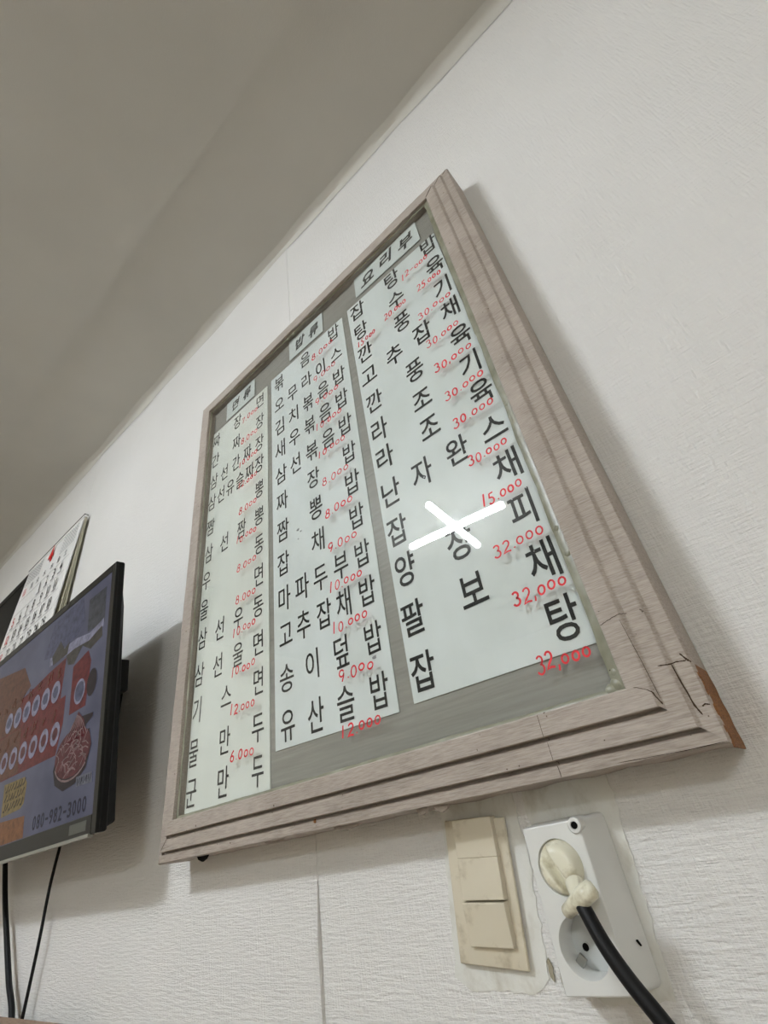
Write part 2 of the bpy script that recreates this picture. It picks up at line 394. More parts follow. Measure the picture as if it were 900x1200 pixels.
def crackline(side, along, t0, t1, wd, n=10, jit=.0003, drift=0):
    pts = []
    for k in range(n + 1):
        t = t0 + (t1 - t0) * k / n; a = along + random.uniform(-jit, jit) + drift * k / n
        x, z = (a, zB - t - Z0) if side == 'B' else (xR + t, a)
        pts.append((x, z, onprof(t)))
    return sliver(pts, wd, rails[side])
crackline('B', -.1985, .0005, .0515, .0006); crackline('R', .136, .0005, .017, .0007, drift=.004); crackline('R', .140, .017, .024, .0006)
# split at the lower right corner
sliver([(-.1165, .081, .0668), (-.108, .0795, .0666), (-.101, .0758, .0666), (-.0975, .0725, .0666)], .0009, rails['R'])
sliver([(-.0985, .0742, .0668), (-.0972, .069, .066), (-.0952, .0632, .065)], .0022, rails['R'])
sliver([(-.0990, .1355, .0655), (-.0965, .1, .064), (-.095, .068, .0625)], .0005, rails['R'])
sliver([(-.087, .0915, .0620), (-.0795, .0905, .0612), (-.074, .0915, .0600), (-.0665, .0905, .0560)], .0014, rails['R'])
sliver([(-.0775, .0905, .0612), (-.0768, .075, .0600), (-.0752, .058, .0585), (-.0728, .0502, .0575)], .0019, rails['R'])
sliver([(-.0688, .097, .0556), (-.066, .0915, .0550), (-.0640, .0885, .0530)], .0022, rails['R'])
sliver([(-.0705, .056, .0560), (-.068, .0572, .0558), (-.0650, .0560, .0552)], .0016, rails['R'])
sliver([(-.148 + .0, .0312, .0560), (-.095, .0298, .0562), (-.0645, .0302, .0556)], .0007, rails['B'])
sliver([(-.123, .0975 + Z0 * 0, .0674), (-.1225, .0985, .0674)], .001, rails['R'])
sliver([(-.1165, .9735, .0672), (-.103, .987, .0660), (-.092, .998, .0628), (-.0765, 1.0135, .0580), (-.0665, 1.0235, .0560)], .0013, rails['R'])
sliver([(-.8216, .9735, .0672), (-.832, .984, .0670), (-.8385, .9905, .0668)], .0010, rails['L'])
sliver([(-.8216, .0805, .0672), (-.8405, .0615, .0655), (-.8440, .058, .0618), (-.860, .042, .0600), (-.874, .0285, .0555)], .0009, rails['L'])
# exposed brown core along the right side, low down
mb = MB(); n = 14; vs = []; fs = []
for k in range(n + 1):
    z = Z0 + .0255 + (.0875 - .0255) * k / n; e = .0004 + .0003 * math.sin(k * 1.3) ; d0 = .0535 - .0015 * abs(math.sin(k * 2.1))
    e2 = .0 if k == n else e
    vs += [(-.0636, -d0, z), (-.0631 + e2, -d0 + .004, z), (-.0630 + e2, -.020, z), (-.0630 + e2, -.004, z), (-.0636, -.004, z)]
for k in range(n):
    for j in range(5): fs.append((k * 5 + j, k * 5 + (j + 1) % 5, k * 5 + 5 + (j + 1) % 5, k * 5 + 5 + j))
fs += [(0, 1, 2, 3, 4), (n * 5 + 4, n * 5 + 3, n * 5 + 2, n * 5 + 1, n * 5)]
bw = at_board(mb.add(vs, fs).build('bare_wood_edge', BROWN, board)); bw['label'] = 'brown bare wood where the film has broken away'
# hanging splinters of film under the bottom rail
for (x, wd, dr, m) in ((-.765, .03, .007, HOLE), (-.47, .05, .004, FRAME), (-.36, .016, .005, FRAME), (-.335, .022, .006, FRAME), (-.60, .05, .003, FRAME)):
    zz = zB - .0530
    o = MB().poly([(x - wd / 2, zz + .002), (x + wd / 2, zz + .002), (x + wd * .3, zz - dr * .6), (x, zz - dr), (x - wd * .35, zz - dr * .5)], -.044, .003).build('film_splinter', m, board); at_board(o)
o = MB().lathe((-.5135, -.0555, Z0 + .0385), [(.0022, 0), (.002, .0012), (.001, .0018)], 10).build('rusty_nail', BROWN, board); at_board(o)

# backing board, paper sheets, lettering
at_board(MB().box(xL - .004, xR + .004, -.0475, -.044, zB - .004, zT + .004).build('backing_board', BOARD, board))
def sheet(name, pts, m, y=.0478, th=.0012):
    o = MB().poly(zr(pts), -y, th).build(name, m, board); return at_board(o)
PY = .0495
sL = sheet('menu_sheet', [(-.8195, .899), (-.608, .8965), (-.6065, .0865), (-.8195, .0865)], PAPERL)
sM = sheet('menu_sheet', [(-.5935, .900), (-.3665, .8925), (-.3690, .127), (-.594, .131)], PAPER)
sR = sheet('menu_sheet', [(-.351, .897), (-.1315, .8895), (-.1235, .128), (-.346, .130)], PAPER)
sL['label'] = 'yellowed narrow sheet of noodle dishes'; sM['label'] = 'white sheet of rice dishes'; sR['label'] = 'white sheet of main dishes'
cL = sheet('heading_card', [(-.767, .965), (-.655, .9625), (-.654, .9045), (-.766, .9045)], CARD, .0490, .0008)
cM = sheet('heading_card', [(-.527, .972), (-.418, .9665), (-.421, .9045), (-.528, .9085)], CARD, .0490, .0008)
cR = sheet('heading_card', [(-.320, .9715), (-.158, .9715), (-.158, .906), (-.3225, .910)], CARD, .0490, .0008)
ROWZ = [.869, .803, .739, .678, .612, .5485, .485, .4205, .361, .2955, .2325, .1665]
LROW = [("짜장면", .868), ("간짜장", .803), ("삼선간짜장", .741), ("삼선유슬짜장", .682), ("짬뽕", .615), ("삼선짬뽕", .550), ("우동", .487), ("울면", .424), ("삼선우동", .366), ("삼선울면", .299), ("기스면", .2395), ("물만두", .1725), ("군만두", .115)]
MROW = list(zip(["볶음밥", "오무라이스", "김치볶음밥", "새우볶음밥", "삼선볶음밥", "짜장밥", "짬뽕밥", "잡채밥", "마파두부밥", "고추잡채밥", "송이덮밥", "유산슬밥"], [.869, .802, .737, .675, .609, .545, .4815, .4165, .352, .2915, .2255, .159]))
RROW = list(zip(["잡탕밥", "탕수육", "깐풍기", "고추잡채", "깐풍육", "라조기", "라조육", "난자완스", "잡채", "양장피", "팔보채", "잡탕"], [.870, .806, .739, .677, .610, .545, .486, .420, .355, .293, .226, .1605]))
def rows(R, x0, x1, sheet_o, wd, ht, off):
    for t, z in R:
        n = len(t); ww = min(wd, (x1 - x0) / (n - 1) * .9)
        for i, ch in enumerate(t):
            x = x0 + (x1 - x0) * i / (n - 1); mb = MB()
            put_glyph(mb, ch, x + random.uniform(-.001, .001), Z0 + z + random.uniform(-.0012, .0012), ww * random.uniform(.96, 1.05), ht * random.uniform(.96, 1.05), -PY, rot=random.uniform(-.025, .02), offset=off)
            at_board(mb.build('painted_character', INK, sheet_o))
rows(LROW, -.8035, -.634, sL, .030, .041, .003)
rows(MROW, -.5665, -.394, sM, .033, .042, .006)
rows(RROW, -.3255, -.150, sR, .036, .044, .011)
def heading(t, xs, zs, card, wd=.036, ht=.036):
    for ch, x, z in zip(t, xs, zs):
        mb = MB(); put_glyph(mb, ch, x, Z0 + z, wd, ht, -.0500, offset=.03, shear=.3, rot=.08)
        at_board(mb.build('brush_character', INK, card))
heading("면류", (-.733, -.687), (.936, .937), cL, .030, .031); heading("밥류", (-.496, -.451), (.939, .935), cM, .031, .032); heading("요리부", (-.290, -.241, -.192), (.937, .944, .937), cR)
# small blots on the middle sheet
mb = MB()
for x, z, r in ((-.527, .462, .004), (-.520, .456, .0025), (-.527, .444, .0018), (-.395, .200, .004)): mb.poly([(x + r * math.cos(a) * random.uniform(.6, 1.2), Z0 + z + r * .6 * math.sin(a) * random.uniform(.6, 1.2)) for a in (k * .7 for k in range(9))], -.0493, .0001)
at_board(mb.build('ink_blots', GREYT, sM))['kind'] = 'stuff'

# glass pane with the red prices drawn on it
pane = at_board(MB().box(xL - .0015, xR + .0015, -.0585, -.0555, zB - .0015, zT + .0015).build('glass_pane', GLASS, board)); pane['label'] = 'clear glass pane with red handwritten prices'
GY = -.0588
PL = [("7.000", 0), ("8.000", 1), ("10.000", 2), ("12.000", 3), ("8.000", 4), ("10.000", 5), ("8.000", 6), ("8.000", 7), ("10.000", 8), ("10.000", 9), ("12.000", 10), ("6.000", 11)]
def addprice(t, x0, x1, z, h=.0165):
    mb = MB(); price(mb, t, x0, x1, Z0 + z, h, GY); o = mb.build('price_mark', RED, pane); at_board(o); o['kind'] = 'stuff'
for t, i in PL: addprice(t, -.694 if len(t) > 5 else -.688, -.628, LROW[i][1] - .0385)
for t, i in zip(["8.000", "9.000", "9.000", "10.000", "10.000", "8.000", "8.000", "9.000", "10.000", "10.000", "9.000", "12.000"], range(12)):
    addprice(t, -.452 if len(t) < 6 else -.458, -.388, MROW[i][1] - .042)
for t, x0, x1, z in (("12-000", -.214, -.152, .822), ("15.000", -.333, -.288, .751), ("20.000", -.265, -.214, .760), ("25.000", -.190, -.140, .759), ("30.000", -.203, -.137, .692), ("30.000", -.203, -.141, .620), ("30,000", -.202, -.135, .561), ("30.000", -.199, -.133, .500), ("30.000", -.199, -.134, .446), ("30.000", -.194, -.136, .376), ("15.000", -.194, -.137, .312), ("32.000", -.197, -.133, .246), ("32,000", -.192, -.130, .185), ("32,000", -.189, -.133, .1155)):
    addprice(t, x0, x1, z)
mb = MB()
for k in range(46):
    x = -.175 + random.gauss(0, .045); z = Z0 + .33 + random.gauss(0, .06); r = random.uniform(.0004, .0012)
    if x > xR - .012: continue
    mb.poly([(x + r * math.cos(q) * random.uniform(.5, 1.3), z + r * math.sin(q) * random.uniform(.5, 1.8)) for q in (j * .9 for j in range(7))], GY, .0001)
at_board(mb.build('dried_specks', MATS['card_paper'], pane))['kind'] = 'stuff'
# silicone bead sealing the pane all round
def bead(p0, p1, inward, wd, h):
    n = int(math.dist(p0, p1) / .010); vs = []; fs = []
    for k in range(n + 1):
        t = k / n; w2 = wd * (1 + .07 * math.sin(k * .5) + random.uniform(-.05, .05)); h2 = h * random.uniform(.85, 1.15)
        for u, e in ((-.1, .0002), (-.1, h2), (.3, h2 * .85), (.65, h2 * .6), (.9, h2 * .25), (1, .0002)):
            vs.append((p0[0] + (p1[0] - p0[0]) * t + inward[0] * w2 * u, -.0584 - e, p0[1] + (p1[1] - p0[1]) * t + inward[1] * w2 * u))
    for k in range(n):
        for j in range(6): fs.append((k * 6 + j, k * 6 + (j + 1) % 6, k * 6 + 6 + (j + 1) % 6, k * 6 + 6 + j))
    o = MB().add(vs, fs).build('silicone_bead', SILI, board)
    bm = bmesh.new(); bm.from_mesh(o.data); bmesh.ops.recalc_face_normals(bm, faces=bm.faces); bm.to_mesh(o.data); bm.free()
    return at_board(smooth_angle(o, 80))
bead((xL, zB), (xR, zB), (0, 1), .0042, .0026); bead((xR, zB), (xR, zT), (-1, 0), .0100, .0032); bead((xL, zB), (xL, zT), (1, 0), .0022, .0022); bead((xL, zT), (xR, zT), (0, -1), .0025, .0022)
for x, z, r in ((xR - .006, zB + .006, .0075), (xR - .013, zB + .003, .006), (xR - .004, zB + .016, .006), (xR - .004, Z0 + .245, .0055), (xR - .003, Z0 + .215, .006), (-.50, zT - .003, .005), (-.52, zT - .003, .004), (xR - .004, Z0 + .43, .005)):
    at_board(smooth_angle(MB().lathe((x, -.0575, z), [(r, 0), (r * .9, .0018), (r * .55, .0034), (r * .1, .004)], 14).build('silicone_blob', SILI, board), 80))

# ================================================================== the light switch
sw = tag(empty('light_switch', (-.3325, -.0025, Z0 - .045)), 'grubby cream wall switch with three rockers, under the menu board', 'light switch'); sw.rotation_euler = (0, -math.radians(-5), 0)
sw.rotation_euler = (0, math.radians(5), 0)
mb = MB().poly([(-.0365, -.058), (.0365, -.058), (.0365, .058), (-.0365, .058)], 0, .0040)
smooth_angle(mb.build('switch_plate', CREAM, sw, .0014, 3))
for k, (z, tilt) in enumerate(((.0425, .02), (.0085, -.06), (-.0255, .11))):
    o = MB().box(-.0235, .0235, -.0085, .003, -.0168, .0168).build('rocker', CREAM, sw, .0009, 2, loc=(.002 + .0008 * k, -.0020, z), rot=(tilt, -math.radians(2), 0))
# ================================================================== the outlet
ou = tag(empty('wall_outlet', (-.2297, -.0010, Z0 - .0580)), 'white surface-mounted double socket outlet beside the switch', 'outlet'); ou.rotation_euler = (0, math.radians(-.8), 0)
# housing: front face with two round openings, sides flaring to the wall
def housing():
    mb = MB(); D = .036; hw, hh = .0262, .0550; bw_, bh = .0370, .0585; n = 36; R = .0202
    cs = [(-.0006, .0252), (-.0006, -.0268)]; vs = []; fs = []
    # the front, in two halves, each a ring between the circle and its half rectangle
    for (cx, cz), (lo, hi) in zip(cs, ((-.001, hh), (-hh, -.001))):
        rect = []; ring = []
        for k in range(n):
            a = 2 * math.pi * (k + .5) / n; dx, dz = math.cos(a), math.sin(a)
            ts = [((hw if dx > 0 else -hw) - cx) / dx if abs(dx) > 1e-6 else 9, ((hi if dz > 0 else lo) - cz) / dz if abs(dz) > 1e-6 else 9]
            t = min(ts); rect.append((cx + dx * t, -D, cz + dz * t)); ring.append((cx + dx * R, -D, cz + dz * R))
        corners = [(hw, hi), (-hw, hi), (-hw, lo), (hw, lo)]
        for cxn, czn in corners:        # snap the nearest point to each corner
            j = min(range(n), key=lambda q: (rect[q][0] - cxn) ** 2 + (rect[q][2] - czn) ** 2); rect[j] = (cxn, -D, czn)
        lip = [(cx + (p[0] - cx) * .97, -D + .0012, cz + (p[2] - cz) * .97) for p in ring]; well = [(cx + (p[0] - cx) * .95, -D + .0235, cz + (p[2] - cz) * .95) for p in ring]
        o = len(vs); vs += rect + ring + lip + well
        for k in range(n):
            k2 = (k + 1) % n
            for r in range(3): fs.append((o + r * n + k, o + r * n + k2, o + (r + 1) * n + k2, o + (r + 1) * n + k))
    mb.add(vs, fs)
    # rounded shoulder and the sides
    def loop(a, c, y, r=.004, q=5):
        o = []
        for sx, sz, a0 in ((1, 1, 0), (-1, 1, 90), (-1, -1, 180), (1, -1, 270)):
            for k in range(q + 1):
                t = math.radians(a0 + 90 * k / q); o.append((sx * (a - r) + r * math.cos(t), y, sz * (c - r) + r * math.sin(t)))
        return o
    loops = [loop(hw - .0004, hh - .0004, -D + .00005, .0003), loop(hw + .0008, hh + .0008, -D + .0006, .002), loop(hw + .0018, hh + .0014, -D + .003, .003), loop(hw + .0052, hh + .002, -.022, .004), loop(bw_, bh, -.0, .005)]
    m = len(loops[0]); vs = [v for lp in loops for v in lp]
    fs = [(i * m + k, i * m + (k + 1) % m, (i + 1) * m + (k + 1) % m, (i + 1) * m + k) for i in range(len(loops) - 1) for k in range(m)]
    mb.add(vs, fs)
    o = mb.build('outlet_housing', WPL, ou); smooth_angle(o, 35); return cs
cs = housing()
for i, (cx, cz) in enumerate(cs):
    s_ = MB().lathe((cx, 0, cz), [(.0192, .0115), (.0192, .0130), (.018, .0133), (.002, .0133)], 30).build('socket_face', WPI, ou); smooth_angle(s_)
    for dx, dz in ((-.0087, -.0038), (.0087, .0038)):
        MB().lathe((cx + dx, 0, cz + dz), [(.0027, .0130), (.0027, .0142), (.0022, .0143)], 14).build('pin_hole', HOLE, s_)
        MB().lathe((cx + dx, 0, cz + dz), [(.0036, .0130), (.0036, .0141), (.0031, .0142), (.0026, .0138)], 14).build('hole_rim', WPI, s_)
    for sx in (-1, 1):
        a = math.radians(42 if sx > 0 else 222)
        MB().box(-.0035, .0035, -.0012, .0012, -.006, .006).build('earth_clip', METAL, s_, .0006, 1, loc=(cx + .0178 * math.cos(a), -.0220, cz + .0178 * math.sin(a)), rot=(0, -a + math.pi / 2, 0))
MB().lathe((.0235, 0, .0520), [(.0062, .020), (.0062, .0372), (.0055, .0381), (.0034, .0382), (.0030, .0375)], 22).build('screw_boss', WPL, ou)
MB().lathe((.0235, 0, .0520), [(.0029, .0340), (.0027, .0384)], 14).build('screw_hole', HOLE, ou)
MB().box(-.0008, .0008, -.0005, .0005, -.0028, .0028).build('scuff_mark', HOLE, ou, loc=(.0347, -.012, -.030), rot=(.8, 0, 0))

# ================================================================== the plug in the upper socket
pl = tag(empty('power_plug', (-.2300, -.031, Z0 - .0330)), 'cream round plug with thick black cable in the upper socket', 'plug'); pl.rotation_euler = (0, math.radians(-6), 0)
def pglobal(o): o.matrix_parent_inverse = pl.matrix_world.inverted(); return o
# a round body with a slanting finger slot between a tall half and a low paddle
def plug_h(x, z):
    r = math.hypot(x, z) / .0196; dome = max(0, 1 - r ** 7)
    u = (x + .0042) * .90 + z * .42 ; hw_ = .0052 + .09 * max(0, z)
    sm = lambda t: max(0, min(1, t)) ** 2 * (3 - 2 * max(0, min(1, t)))
    hr = .0185 - .10 * max(0, x - .004) ; hl = .0135
    g = sm((abs(u) - hw_ * .45) / (hw_ * .75))
    h = .0030 + ((hr if u > 0 else hl) - .0030) * g
    return .0045 + (h - .0045) * dome
mb = MB(); nr, na = 22, 64; vs = [(0, -plug_h(0, 0), 0)]; fs = []
for i in range(1, nr + 1):
    for k in range(na):
        r = .0196 * (i / nr) ** .8; a = 2 * math.pi * k / na; x, z = r * math.cos(a), r * math.sin(a); vs.append((x, -plug_h(x, z), z))
for k in range(na): vs.append((.0194 * math.cos(2 * math.pi * k / na), .014, .0194 * math.sin(2 * math.pi * k / na)))
for k in range(na): fs.append((0, 1 + k, 1 + (k + 1) % na))
for i in range(nr):
    for k in range(na): a = 1 + i * na + k; c = 1 + i * na + (k + 1) % na; fs.append((a, a + na, c + na, c))
o = mb.add(vs, fs).build('plug_body', PLUGM, pl)
bm = bmesh.new(); bm.from_mesh(o.data); bmesh.ops.recalc_face_normals(bm, faces=bm.faces); bm.to_mesh(o.data); bm.free(); smooth_angle(o, 70)
bpy.context.view_layer.update()
def gt(pts, r, name, m, n=14): return pglobal(smooth_angle(MB().tube([(x, -p, Z0 + z) for x, z, p in pts], r, n).build(name, m, pl), 60))
gt([(-.2310, -.0615, .046), (-.2295, -.0608, .048), (-.2205, -.0565, .053), (-.2085, -.0512, .058), (-.2005, -.0472, .056), (-.1985, -.0462, .055)], [.0030, .0052, .0058, .0072, .0070, .0040], 'hinge_lug', PLUGM)
gt([(-.2180, -.044, .046), (-.2150, -.049, .052), (-.2118, -.0555, .057)], [.0075, .0068, .0060], 'strain_relief', PLUGM)
gt(catmull([(-.2140, -.0545, .0550), (-.2110, -.0590, .0570), (-.2010, -.0790, .0630), (-.1890, -.0985, .0660), (-.1720, -.1210, .0690), (-.140, -.170, .072), (-.105, -.26, .065), (-.085, -.42, .050), (-.078, -.75, .035), (-.072, -1.06, .030), (-.06, -1.13, .045), (.02, -1.143, .10), (.25, -1.144, .14)], 8), .0056, 'power_cable', RUBBER, 16)

# ================================================================== the television on its bracket
TB = Vector((-.948, -.124, Z0 + .0838)); TT = Vector((-.948, -.170, Z0 + .562)); Wv = (TT - TB); TH = Wv.length; Wv.normalize()
tilt = math.atan2(-Wv.y, Wv.z)
tv = tag(empty('television', TB), 'black flat television tilted forward on the wall, showing an advert', 'television'); tv.rotation_euler = (tilt, 0, 0)
TW = .812      # local: x to the left is negative, z up the screen, y into the wall
def frame_strip(x0, x1, z0, z1, name='bezel', m=BEZEL, y0=-.0, y1=.012): return MB().box(x0, x1, y0, y1, z0, z1).build(name, m, tv, .0016, 2)
frame_strip(-.019, -.001, .0, TH, 'bezel_side'); frame_strip(-TW + .001, -TW + .019, 0, TH, 'bezel_side'); frame_strip(-TW + .0185, -.0185, TH - .017, TH, 'bezel_top'); frame_strip(-TW + .0185, -.0185, .0, .029, 'bezel_bottom')
MB().box(-TW, 0, .004, .018, .0, TH + .0005).build('rear_shell', BLACKP, tv, .004, 3)
mb = MB(); xa, xb = -TW + .02, -.004
mb.add([(xa, .016, .005), (xb, .016, .005), (xb, .016, TH - .04), (xa, .016, TH - .04), (xa + .02, .036, .012), (xb - .01, .036, .012), (xb - .012, .028, TH - .09), (xa + .02, .028, TH - .09)], [(0, 1, 2, 3), (7, 6, 5, 4), (0, 4, 5, 1), (1, 5, 6, 2), (2, 6, 7, 3), (3, 7, 4, 0)])
mb.build('rear_housing', BLACKP, tv, .003, 2)
MB().box(-.07, -.022, .03, .048, .225, .285).build('rear_connector_box', BLACKP, tv, .002, 2)
MB().box(-TW + .02, -.02, -.0035, .006, -.0035, .002).build('silver_lower_edge', SILVER, tv, .001, 2)
MB().box(-.101, -.036, -.0006, .001, .0075, .0225).build('badge_plate', mat('badge_grey', srgb(70, 72, 66), .4), tv, .0005, 1)
# wall bracket
brk = MB(); yw = -TB.y
brk.box(-TW / 2 - .12, -TW / 2 + .12, .034, .042, .12, .34)
MB.box(brk, -TW / 2 - .1, -TW / 2 - .06, .036, .10, .20, .24); brk.box(-TW / 2 + .06, -TW / 2 + .1, .036, .10, .20, .24)
brk.build('bracket_arm', BLACKP, tv)
o = MB().box(TB.x - TW / 2 - .14, TB.x - TW / 2 + .14, -.045, -.0015, Z0 + .20, Z0 + .42).build('bracket_plate', BLACKP, tv, .002, 1)
bpy.context.view_layer.update(); o.matrix_parent_inverse = tv.matrix_world.inverted()
# the lit screen and its picture
def em(name, r, g, b, k=.54):
    m = mat(name, (.004, .004, .005, 1), .25, .06, emit=srgb(r, g, b), estr=k); N, L, bs = nodes(m); co = coordo(N)
    c = srgb(r, g, b); f = lambda q: tuple(min(1, v * q) for v in c[:3]) + (1,)
    L.new(ramp(N, L, noise(N, L, co, (60, 60, 75), 1.0, 3), [(.3, f(.55)), (.5, f(1)), (.75, f(1.35))]), bs.inputs['Emission Color'])
    return m
SCRM = em('screen_lavender', 96, 98, 124)
N, L, b = nodes(SCRM); co = coordo(N)
L.new(ramp(N, L, noise(N, L, co, (5, 5, 7), 1.0, 3), [(.3, srgb(76, 78, 98)), (.55, srgb(98, 100, 120)), (.8, srgb(118, 120, 136))]), b.inputs['Emission Color'])
scr = MB().box(-TW + .018, -.018, .0012, .006, .028, TH - .016).build('screen', SCRM, tv)
SY = .0011
def gfx(name, m, fn, y=SY):
    mb = MB(); fn(mb, y); o = mb.build(name, m, scr)
    if name in ('banner_figures', 'noodle_strands', 'label_print', 'badge_lettering', 'phone_number'): o['kind'] = 'stuff'
    return o
def rect(x0, x1, z0, z1): return lambda mb, y: mb.add([(x0, y, z0), (x1, y, z0), (x1, y, z1), (x0, y, z1)], [(0, 1, 2, 3)])
def quad(p): return lambda mb, y: mb.add([(a, y, c) for a, c in p], [tuple(range(len(p)))])
def ell(cx, cz, rx, rz, n=20): return [(cx + rx * math.cos(2 * math.pi * k / n), cz + rz * math.sin(2 * math.pi * k / n)) for k in range(n)]
E_RED = em('screen_red', 104, 38, 40); E_BRN = em('screen_brown', 98, 62, 46); E_WHT = em('screen_white', 138, 138, 158); E_DRK = em('screen_dark', 40, 32, 36); E_GRY = em('screen_grey', 72, 74, 80); E_OLV = em('screen_olive', 72, 68, 62)
E_YEL = em('screen_yellow', 128, 110, 66); E_ORG = em('screen_orange', 128, 84, 50); E_NAVY = em('screen_navy', 22, 22, 40); E_MEAT = em('screen_meat', 92, 44, 48); E_NOOD = em('screen_noodle', 134, 112, 110); E_LBL = em('screen_label', 104, 106, 116); E_BLU = em('screen_blue', 82, 85, 108)
gfx('advert_top_scene', E_GRY, quad([(-.119, .441), (-.039, .44), (-.036, .362), (-.113, .368)]))
gfx('advert_top_scene', E_BLU, quad([(-.30, .455), (-.15, .46), (-.13, .40), (-.17, .378), (-.26, .368), (-.34, .38)]))
gfx('advert_top_scene', E_WHT, quad([(-.30, .372), (-.163, .372), (-.10, .362), (-.039, .372), (-.039, .355), (-.10, .345), (-.19, .350), (-.30, .352)]), SY - .0001)
gfx('advert_top_scene', E_OLV, quad([(-.29, .372), (-.25, .395), (-.225, .37), (-.20, .378), (-.205, .352), (-.28, .350)]), SY - .0002)
gfx('advert_top_scene', E_OLV, quad([(-.21, .350), (-.17, .352), (-.10, .346), (-.045, .358), (-.04, .335), (-.09, .325), (-.13, .345), (-.165, .318), (-.195, .325)]), SY - .0002)
gfx('advert_top_scene', E_BRN, quad([(-.74, .44), (-.46, .40), (-.40, .34), (-.50, .30), (-.74, .30)]))
gfx('red_banner', E_RED, quad([(-.56, .250), (-.215, .250), (-.208, .345), (-.30, .338), (-.40, .325), (-.56, .318)]))
gfx('red_banner', E_RED, quad([(-.74, .160), (-.205, .153), (-.186, .208), (-.188, .262), (-.30, .258), (-.74, .255)]), SY - .0001)
gfx('brown_banner_end', E_BRN, quad([(-.74, .161), (-.40, .158), (-.42, .254), (-.74, .254)]), SY - .0002)
gfx('brown_banner_end', E_BRN, quad([(-.60, .258), (-.44, .256), (-.45, .322), (-.60, .318)]), SY - .0001)
for row, z, x0, nn in ((0, .283, -.243, 6), (1, .195, -.219, 9)):
    for k in range(nn):
        x = x0 - .053 * k - (.003 * k if row else 0)
        gfx('round_bowl', E_WHT, quad(ell(x, z, .0225, .0225)), SY - .0004); gfx('bowl_filling', E_BLU if row == 0 else E_MEAT, quad(ell(x, z, .013, .012)), SY - .0005)
def garnish(mb, y):
    for row, z in ((0, .322), (1, .235)):
        for k in range(8):
            x = -.235 - .052 * k
            for q in range(3): mb.ribbon([(x + random.uniform(-.012, .012), z + random.uniform(-.014, -.004)), (x + random.uniform(-.012, .012), z + random.uniform(.0, .014))], .005, y)
gfx('banner_figures', E_BRN, garnish, SY - .0006)
gfx('red_panel', E_RED, quad([(-.160, .216), (-.088, .216), (-.081, .300), (-.098, .325), (-.165, .312)]), SY - .0003)
gfx('round_bowl', E_WHT, quad(ell(-.121, .251, .024, .024)), SY - .0005); gfx('bowl_filling', E_BLU, quad(ell(-.121, .251, .019, .019)), SY - .0006)
gfx('black_pan', E_DRK, quad(ell(-.068, .254, .021, .026)), SY - .0006)
gfx('pot_side', E_DRK, quad([(-.205, .125), (-.19, .098), (-.15, .082), (-.10, .086), (-.06, .105), (-.045, .14), (-.06, .17), (-.19, .165)]), SY - .0006)
gfx('pot_side', E_DRK, quad([(-.11, .200), (-.05, .195), (-.05, .188), (-.075, .180), (-.08, .165), (-.12, .17)]), SY - .0006)
gfx('meat_dish', E_MEAT, quad(ell(-.125, .142, .076, .042, 28)), SY - .0007)
gfx('meat_dish', E_MEAT, quad([(-.165, .160), (-.115, .212), (-.085, .19), (-.075, .160)]), SY - .0007)
def noods(mb, y):
    for k in range(46):
        a = random.uniform(0, 6.28); r = math.sqrt(random.random()); cx = -.125 + .066 * r * math.cos(a); cz = .142 + .034 * r * math.sin(a); t = random.uniform(0, 3.14)
        dx, dz = .016 * math.cos(t), .010 * math.sin(t); mb.ribbon([(cx - dx, cz - dz), (cx + .003, cz + .003), (cx + dx, cz + dz)], .0022, y)
    for k in range(9): mb.ribbon([(-.118 + .002 * k, .207 - .001 * k), (-.165 + .012 * k, .165)], .0022, y)
    mb.ribbon([(-.125 + .074 * math.cos(a), .138 + .042 * math.sin(a)) for a in [math.radians(200 + 14 * q) for q in range(10)]], .0035, y)
gfx('noodle_strands', E_NOOD, noods, SY - .0009)
gfx('dish_label', E_LBL, quad([(-.096, .096), (-.033, .094), (-.030, .077), (-.093, .080)]), SY - .0008)
def lab(mb, y):
    for k in range(9): mb.ribbon([(-.088 + .006 * k, .081 + .003 * (k % 2)), (-.086 + .006 * k + .003 * (k % 3 - 1), .092)], .0022, y)
gfx('label_print', E_NAVY, lab, SY - .0009)
gfx('yellow_badge', E_YEL, quad([(-.46, .082), (-.355, .084), (-.338, .092), (-.336, .128), (-.352, .142), (-.47, .146)]))
def bad(mb, y):
    for r in range(3):
        for k in range(7): mb.ribbon([(-.455 + .016 * k, .092 + .018 * r), (-.447 + .016 * k, .094 + .018 * r + random.uniform(-.003, .008)), (-.443 + .016 * k, .104 + .018 * r)], .004, y)
gfx('badge_lettering', E_DRK, bad, SY - .0002)
gfx('orange_panel', E_ORG, quad([(-.56, .030), (-.317, .030), (-.324, .068), (-.56, .078)]))
def phone(mb, y):
    t = '080-982-3000'
    for k, ch in enumerate(t):
        x = -.268 + (.214) * k / (len(t) - 1)
        if ch == '-': mb.add([(x - .006, y, .0455), (x + .006, y, .0455), (x + .006, y, .0495), (x - .006, y, .0495)], [(0, 1, 2, 3)])
        else: put_glyph(mb, ch, x, .048, .0145, .024, y, fit=True, offset=.012)
gfx('phone_number', E_NAVY, phone, SY - .0002)
